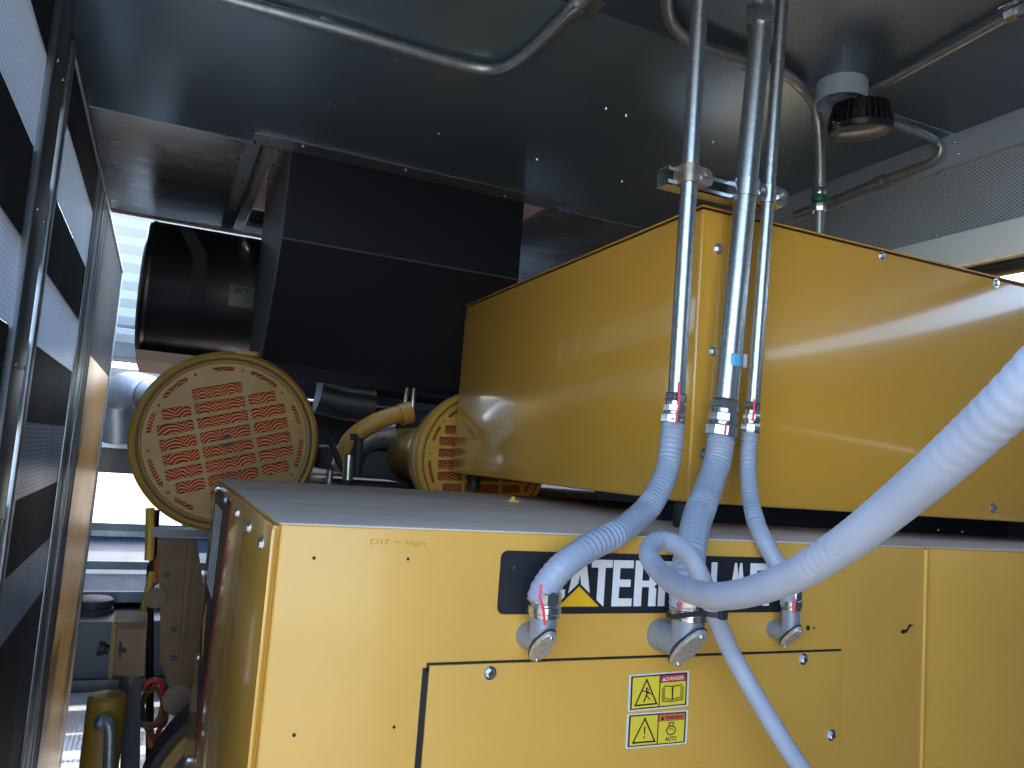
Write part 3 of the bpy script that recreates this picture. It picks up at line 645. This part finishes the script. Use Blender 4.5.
# ------------------------------------------------------------------ exhaust duct and silencer
dx0, dx1, dy0, dy1 = .352, 1.368, 3.14, 3.96
du = thing('exhaust_duct', 'big black sheet metal duct hanging from the roof hatch, tapering at its lower front', 'duct', ((dx0+dx1)/2, 3.6, .30))
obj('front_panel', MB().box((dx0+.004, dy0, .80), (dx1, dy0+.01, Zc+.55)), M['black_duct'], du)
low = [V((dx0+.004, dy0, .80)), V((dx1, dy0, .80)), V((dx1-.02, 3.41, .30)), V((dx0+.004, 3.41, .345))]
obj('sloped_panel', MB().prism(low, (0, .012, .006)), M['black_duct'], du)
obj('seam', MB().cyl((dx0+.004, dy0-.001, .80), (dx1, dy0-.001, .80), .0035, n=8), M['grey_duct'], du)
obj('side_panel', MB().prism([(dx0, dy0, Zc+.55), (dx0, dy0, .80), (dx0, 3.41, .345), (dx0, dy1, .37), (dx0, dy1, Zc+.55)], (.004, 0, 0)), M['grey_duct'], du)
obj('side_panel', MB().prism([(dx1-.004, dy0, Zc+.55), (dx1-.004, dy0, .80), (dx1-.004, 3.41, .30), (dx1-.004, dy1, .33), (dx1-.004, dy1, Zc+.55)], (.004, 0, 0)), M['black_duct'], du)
obj('back_panel', MB().box((dx0, dy1-.01, .32), (dx1, dy1, Zc+.55)), M['black_duct'], du)
# silencer drum across the room
sy, sr = 4.62, .36; szc = .775
si = thing('exhaust_silencer', 'black drum silencer lying across the enclosure left of the black duct', 'silencer', (.8, sy, szc-sr))
obj('drum', MB().lathe((-.165, sy, szc), (1,0,0), [(-.012, .001),(-.010,sr*.6),(0, sr-.04),(.008, sr-.012),(.03, sr),(1.9, sr),(1.93, sr-.02),(1.94,.01)], 72), M['black'], si)
obj('rim', MB().lathe((-.165, sy, szc), (1,0,0), [(.026, sr), (.026, sr+.003), (.040, sr+.003), (.040, sr)], 72), M['black'], si)
fd = Frame((0, sy-sr*.94, 0), (1,0,0), (0,0,1))
pp = atY(230, 284, sy-sr-.004); pq = atY(253, 307, sy-sr-.004)
npl = obj('rating_plate', MB().box((pp.x, sy-sr-.006, pq.z-.01), (pq.x, sy-sr+.001, pp.z), .003), M['plate_grey'], si, label='grey rating plate')
fd = Frame((pp.x+.02, sy-sr-.006, pp.z-.045), (1,0,0), (0,0,1)); obj('lettering', text_mb(fd, 'JET', 0, 0, .032, .085, .0002, bold=.02), M['ink'], npl)
br2 = MB(); a1, a2 = atY(178,228,sy-.36), atY(188,248,sy-.36)
br2.prism([atY(x_, y_, sy-sr-.012) for x_, y_ in ((178,225),(193,229),(207,254),(206,302),(188,302),(193,256))], (0,.012,0)); obj('hanger', br2, M['black_duct'], si)
un = MB().box((-.15, 4.45, .375), (.25, 5.3, .43)); 
obj('drip_tray', un, M['pale_tan'], si)

# ------------------------------------------------------------------ air cleaners
def rrect(cx, cy, w_, h_, r=.006, ang=0):
    o = []
    for sx, sy_, a0 in ((1,1,0),(-1,1,90),(-1,-1,180),(1,-1,270)):
        for k in range(4):
            a = math.radians(a0+30*k); o.append((cx+sx*(w_/2-r)+r*math.cos(a), cy+sy_*(h_/2-r)+r*math.sin(a)))
    c, s_ = math.cos(ang), math.sin(ang); return [(x*c-y*s_, x*s_+y*c) for x, y in o]
def arcslot(R_, a0, a1, w_, k=8):
    o = [((R_+w_/2)*math.cos(a0+(a1-a0)*i/k), (R_+w_/2)*math.sin(a0+(a1-a0)*i/k)) for i in range(k+1)]
    o += [((R_)*math.cos(a1)+w_/2*math.cos(a1+PI*j/4)*1, R_*math.sin(a1)+w_/2*math.sin(a1+PI*j/4)) for j in (1,2,3)]
    o += [((R_-w_/2)*math.cos(a1-(a1-a0)*i/k), (R_-w_/2)*math.sin(a1-(a1-a0)*i/k)) for i in range(k+1)]
    o += [((R_)*math.cos(a0)+w_/2*math.cos(a0+PI+PI*j/4), R_*math.sin(a0)+w_/2*math.sin(a0+PI+PI*j/4)) for j in (1,2,3)]
    return o
def air_cleaner(c, R_, label, ang, neck, mk):
    c = V(c)
    t = thing('air_cleaner', label, 'air filter', c-V((0,0,R_)), 'round engine air cleaners')
    obj('housing', MB().lathe(c, (0,1,0), [(-.002,R_*.865),(-.010,R_*.875),(-.012,R_*.895),(-.004,R_*.905),(-.004,R_*.915),(-.016,R_*.925),(-.020,R_*.955),(-.012,R_*.985),(.0,R_),(.018,R_),(.024,R_*.97),(.030,R_*1.0),(.050,R_*1.0),(.055,R_*.95),(.16,R_*.93),(.30,R_*.80),(.32,R_*.30)], 96), M[mk], t)
    obj('groove', MB().lathe(c, (0,1,0), [(-.0052,R_*.904),(-.0052,R_*.916)], 96), M['ink'], t)
    ff = Frame(c, (1,0,0), (0,0,1)); ri = R_*.88
    outl = [(ri*math.cos(2*PI*k/80), ri*math.sin(2*PI*k/80)) for k in range(80)]
    holes = []
    s_ = R_/.28
    colw = (.088, .092*1.65, .088)
    rows = [(i-3.5)*.0455*s_ for i in range(8)]
    for i, y in enumerate(rows):
        lim = math.sqrt(max(0, (.755*R_)**2-(abs(y)+.014)**2))
        for cx0, cx1 in ((-lim, -.086*s_), (-.074*s_, .074*s_), (.086*s_, lim)):
            cx0 = max(cx0, -.19*s_); cx1 = min(cx1, .19*s_)
            if cx1-cx0 > .03 and (abs(cx0+cx1) < .01 or abs(i-3.5) < 3): holes.append(rrect((cx0+cx1)/2, y, cx1-cx0, .034*s_, .006, ang))
    for k in range(10):
        a0 = math.radians(36*k+4)+ang; a1 = a0+math.radians(20 if k % 2 else 13); holes.append(arcslot(R_*.805, a0, a1, .013*s_))
        a = a0 - math.radians(8); holes.append([(R_*.805*math.cos(a)+.004*math.cos(j*PI/4), R_*.805*math.sin(a)+.004*math.sin(j*PI/4)) for j in range(8)])
    obj('cover_plate', plate_mb(ff, outl, holes, .001, .003), M[mk], t)
    obj('filter_element', MB().lathe(c+V((0,.018,0)), (0,1,0), [(0,.002),(0.0,R_*.90),(.02,R_*.90)], 64), M['pleats'], t)
    obj('centre_stud', MB().cyl(c+V((0,.003,0)), c+V((0,.02,0)), .018*s_, n=20), M['rubber'], t)
    for a in neck[0]:
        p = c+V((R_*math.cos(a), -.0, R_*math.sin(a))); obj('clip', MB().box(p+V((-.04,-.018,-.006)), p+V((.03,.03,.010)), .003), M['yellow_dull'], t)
    if neck[1]:
        L_, rn = neck[1]; obj('outlet_neck', MB().lathe(c, (0,1,0), [(.2,rn),(.32,rn),(.33,rn*1.04),(.35,rn*1.04),(.36,rn),(L_-.08,rn),(L_-.02,rn*.93),(L_,rn*.7),(L_,.001)], 48), M['neck'], t)
    return t
AY = 2.60; ac = atY(227, 441, AY); AR = (atY(321.5,441,AY)-atY(131.5,441,AY)).length/2
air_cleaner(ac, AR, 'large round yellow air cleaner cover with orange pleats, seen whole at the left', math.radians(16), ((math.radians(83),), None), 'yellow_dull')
BY = 2.94; ac2 = atY(483, 460, BY)
air_cleaner(ac2, AR, 'round yellow air cleaner half hidden behind the upper yellow box', math.radians(2), ((), (1.75, .135)), 'yellow')
sw = atY(403, 466, BY+.04); 

# ------------------------------------------------------------------ engine behind
en = thing('diesel_engine', 'dark engine with brown pipes and hoses behind the yellow boxes', 'engine', (1.25, 4.6, Zf))
obj('block', MB().box((.55, 3.1, Zf+.35), (1.95, 6.6, -.30), .03).box((.62, 3.2, -.30), (.98, 6.3, -.12), .02).box((1.5, 3.2, -.30), (1.88, 6.3, -.10), .02).box((.9, 3.9, -.3), (1.6, 6.4, .02), .02), M['engine'], en)
obj('dark_backdrop', MB().box((.50, 5.3, -.5), (2.1, 6.9, .62), .04).box((.48, 5.0, -.3), (2.0, 5.4, .30), .03), M['engine'], en)  # added dark mass: keeps the gap behind the engine dark, cuts light
obj('support_leg', MB().box((.24, 2.72, -1.6), (.34, 2.9, -.26)).box((.24, 2.72, -1.62), (.62, 3.3, -1.55)), M['brown'], en)
obj('skid', MB().box((.35, 3.2, Zf), (2.1, 6.9, Zf+.34), .01), M['yellow_dull'], en)
q = [atY(404,413,3.75), atY(392,416,3.75), atY(374,423,3.76), atY(357,434,3.78), atY(347,447,3.80), atY(343,470,3.82)]
obj('coolant_pipe', MB().loft(spline(q, .02), .043, 24), M['neck'], en)
obj('pipe_flange', MB().loft([atY(411,412,3.75), atY(400,415,3.75)], .053, 28), M['neck'], en)
q = [atY(392,434,3.9), atY(374,435,3.9), atY(356,446,3.9), atY(345,470,3.9)]
obj('insulation_wrap', MB().loft(spline(q, .02), .075, 24), M['silverwrap'], en)
obj('manifold', MB().loft([atY(318,395,4.3), atY(345,402,4.3), atY(372,405,4.3)], .10, 28), M['galv_dark'], en)
obj('manifold', MB().loft([atY(318,380,4.5), atY(460,400,4.5)], .05, 24), M['engine'], en)
for (x_, y0_, y1_, r_, y_, m_) in ((349,455,488,.022,3.2,'zinc'),(359,438,475,.020,3.2,'rubber'),(330,470,490,.014,3.1,'dark_conduit'),(407,388,402,.012,3.9,'zinc'),(414,388,412,.012,3.9,'zinc'),(346,480,490,.030,3.15,'rubber')):
    obj('hose_end', MB().loft([atY(x_, y0_, y_), atY(x_-2, y1_, y_)], r_, 14), M[m_], en)
obj('cable_loom', MB().loft(spline([atY(330,440,3.3), atY(345,470,3.25), atY(358,440,3.2), atY(350,437,3.2)], .02), .014, 12), M['rubber'], en)
# silver elbow duct further back on the left
sd_ = thing('metal_elbow', 'silver metal elbow pipe behind left air cleaner', 'pipe', atY(113, 440, 6.6))
q = [atY(215,430,5.9), atY(190,412,6.0), atY(160,398,6.2), atY(136,389,6.45), atY(124,390,6.7), atY(120,400,6.9), atY(120,440,7.0)]
obj('pipe', MB().loft(spline(q, .03), .125, 32), M['steel_flat'], sd_)
a, b = atY(147,393,6.33), atY(151,395,6.28); obj('band', MB().loft([a, b], .132, 32), M['steel'], sd_)

# ------------------------------------------------------------------ far end of the enclosure
fw_ = struct('wall_far', MB().box((-1.6, 9.85, Zf), (3.5, 9.95, -1.0)).box((.35, 9.85, -1.10), (3.5, 9.95, -.30)).box((-1.6, 9.85, -.30), (3.5, 9.95, .72)).box((-1.6, 9.85, -1.1), (-.62, 9.95, -.3)), M['steel_flat'])
struct('trim_6', MB().box((-1.6, 9.78, -1.07), (3.5, 9.85, -.99)).box((-1.6, 9.0, -1.36), (3.5, 9.05, -1.29)).box((-1.6, 8.5, -1.60), (3.5, 8.55, -1.50)), M['galv_dark'])
struct('trim_7', MB().prism([(-1.6,9.84,-1.14),(-1.6,9.05,-1.32),(3.5,9.05,-1.32),(3.5,9.84,-1.14)], (0,0,-.01)).prism([(-1.6,9.0,-1.36),(-1.6,8.55,-1.53),(3.5,8.55,-1.53),(3.5,9.0,-1.36)], (0,0,-.01)), M['blue_sheet'])
struct('trim_8', MB().box((-1.0, 7.6, -.345), (1.4, 7.75, -.13)), M['black'])
struct('trim_9', MB().box((-1.0, 7.4, -.13), (1.4, 7.9, .02)), M['steel_flat'])
struct('trim_10', MB().box((-1.0, 7.7, .02), (1.4, 7.74, .42)), M['bright'])
struct('trim_11', MB().box((-1.0, 7.2, .62), (1.4, 7.5, .74)).box((-1.0, 7.0, .84), (1.4, 7.05, .86)), M['galv_dark'])
struct('wall_left', MB().box((-.95, 6.21, Zf), (-.90, 9.9, Zc+.1)), M['steel_flat'])
tk = thing('fuel_tank', 'low black tank box on the tread plate floor at the far end', 'tank', (.4, 8.3, Zf))
obj('body', MB().box((-.85, 7.95, Zf), (1.6, 8.75, -1.66), .01), M['tankm'], tk)
obj('foot_rail', MB().box((-.85, 7.90, Zf), (1.6, 7.95, Zf+.10), .005), M['black'], tk)
cp = atZ(101, 586, -1.60); cp = V((cp.x, 8.3, -1.66))
cap = thing('filler_cap', 'round black stacked cap on top of the far tank', 'cap', cp)
obj('lower_ring', MB().lathe(cp, (0,0,1), [(0,.17),(.05,.17),(.055,.15),(.07,.15)], 36, True), M['rubber'], cap)
obj('upper_ring', MB().lathe(cp+V((0,0,.07)), (0,0,1), [(0,.165),(.06,.165),(.075,.14),(.08,.02)], 36, True), M['rubber'], cap)

# ------------------------------------------------------------------ clutter beside the cabinet, lower left
bp_ = thing('mounting_bracket', 'tall brown-yellow bracket plate below the left air cleaner', 'bracket', atY(180, 680, 3.05))
Yb = 3.05
def PX(mb, pts, y, t=.02): return mb.prism([atY(a, b, y) for a, b in pts], (0, t, 0))
obj('plate', PX(MB(), ((157,540),(197,540),(214,660),(214,700),(170,690),(160,660),(160,600)), Yb, .03), M['brown'], bp_)
obj('flange', PX(MB(), ((188,540),(194,540),(182,664),(178,664)), Yb-.03, .03), M['brown'], bp_)
obj('top_rail', PX(MB(), ((152,530),(206,530),(206,537),(152,537)), Yb-.05, .10), M['post'], bp_)
for (px, py) in ((167,575),(174,629),(174,658)): p = atY(px, py, Yb); obj('bolt_hole', MB().cyl(p+V((0,-.002,0)), p+V((0,.01,0)), .011, n=14), M['ink'], bp_)
obj('boss', MB().cyl(atY(155,598,Yb-.02), atY(155,598,Yb+.10), .035, n=20), M['brown'], bp_)
obj('boss', MB().cyl(atY(178,700,Yb-.02), atY(178,700,Yb+.10), .05, n=20), M['brown'], bp_)
# junction box
Yj = 3.15
jb = thing('junction_box', 'small tan metal box with latch mounted in front of dark post', 'box', atY(128, 675, Yj))
obj('body', PX(MB(), ((115,628),(147,627),(144,676),(112,675)), Yj, .18), M['boxbrown'], jb)
obj('lid', PX(MB(), ((112,624),(117,624),(112,679),(108,679)), Yj-.03, .22), M['yellow_dull'], jb)
obj('top_plate', PX(MB(), ((115,622),(147,623),(146,629),(114,629)), Yj-.012, .2), M['brown'], jb)
obj('latch', PX(MB(), ((118,648),(126,649),(126,653),(118,652)), Yj-.010, .010), M['rubber'], jb)
obj('latch_hasp', PX(MB(), ((119,643),(121.5,643),(121,658),(118.5,658)), Yj-.014, .014), M['rubber'], jb)
gl = obj('cable_gland', MB().loft([atY(109,650,Yj+.06), atY(105,649,Yj+.06), atY(104,649,Yj+.06), atY(98,648,Yj+.06)], [.018,.018,.026,.026], 16), M['rubber'], jb)
# dark post, canister, hoses
po = thing('support_post', 'dark navy square post under the tan junction box', 'post', atY(125, 800, 3.2))
obj('post', MB().prism([atY(123,676,3.2), atY(141,677,3.2), atY(133,1150,3.2), atY(108,1150,3.2)], (0,.10,0)), M['navy'], po)
obj('collar', MB().prism([atY(119,676,3.18), atY(134,677,3.18), atY(131,686,3.18), atY(119,688,3.18)], (0,.10,0)), M['black'], po)
fc = thing('filter_canister', 'yellow cylindrical canister standing beside the left perforated wall', 'canister', atY(100, 820, 3.2))
ft_ = atY(107, 700, 2.95)
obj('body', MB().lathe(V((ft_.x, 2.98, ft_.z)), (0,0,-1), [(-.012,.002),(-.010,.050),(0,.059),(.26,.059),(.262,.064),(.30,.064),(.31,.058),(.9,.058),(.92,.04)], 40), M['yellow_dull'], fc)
q = [atY(104,723,2.90), atY(108,724,2.87), atY(110,735,2.87), atY(108,800,2.88)]; obj('drain_hose', MB().loft(spline(q, .01), .018, 16), M['dark_conduit'], fc)
obj('hose_nut', MB().loft([atY(101,722,2.90), atY(105,723,2.88)], .026, 8), M['dark_conduit'], fc)
def cable(label, pts, r, m, catn='cable', nm='cable'):
    o = obj(nm, MB().loft(spline([atY(*p) for p in pts], .012), r, 12), M[m]); tag(o, label, catn); return o
cable('red cable looping beside the junction box', [(142,690,3.3),(150,681,3.3),(160,682,3.3),(166,700,3.32),(165,722,3.35),(158,735,3.4),(157,780,3.5)], .010, 'red')
cable('brown hose loop hanging below the junction box', [(131,700,3.28),(132,715,3.26),(142,724,3.25),(158,724,3.26),(165,712,3.3),(160,690,3.33),(150,690,3.36),(142,705,3.38),(146,725,3.4),(158,745,3.42)], .011, 'brown')
cable('orange cable hanging behind the brown hose loop', [(152,686,3.45),(162,698,3.45),(160,715,3.45),(152,728,3.45),(150,745,3.45),(165,755,3.45)], .009, 'orange')
def eng(nm, pts, r, m): obj(nm, MB().loft(spline([atY(*p) for p in pts], .012), r, 12), M[m], en)
eng('lifting_strap', [(150,508,3.6),(150,540,3.6),(149,560,3.6)], .018, 'ycab')
eng('lifting_strap', [(152,572,3.6),(147,595,3.6),(141,620,3.6)], .014, 'ycab')
eng('wire_bundle', [(160,540,3.55),(159,555,3.55),(156,565,3.55),(158,580,3.55),(153,584,3.55)], .010, 'orange')
eng('vertical_pipe', [(156,510,3.7),(154,540,3.7),(153,565,3.7),(150,600,3.7),(150,900,3.7)], .016, 'engine')
# belt guard
wc = atY(262, 812, 2.62)
wg = thing('belt_guard', 'curved tan wheel guard beside the lower end of the cabinet', 'guard', (wc.x, 2.62, wc.z-.5))
R1 = (atY(160,768,2.62)-wc).length
obj('hoop', MB().lathe(wc, (0,1,0), [(0,R1*.90),(0,R1),(.22,R1),(.22,R1*.90),(0,R1*.90)], 72), M['yellow_dull'], wg)
obj('tyre', MB().lathe(wc, (0,1,0), [(.05,R1*1.001),(.05,R1*1.05),(.20,R1*1.05),(.20,R1*1.001)], 72), M['rubber'], wg)
obj('disc', MB().lathe(wc, (0,1,0), [(.10,.02),(.10,R1*.9),(.13,R1*.9)], 72), M['black'], wg)
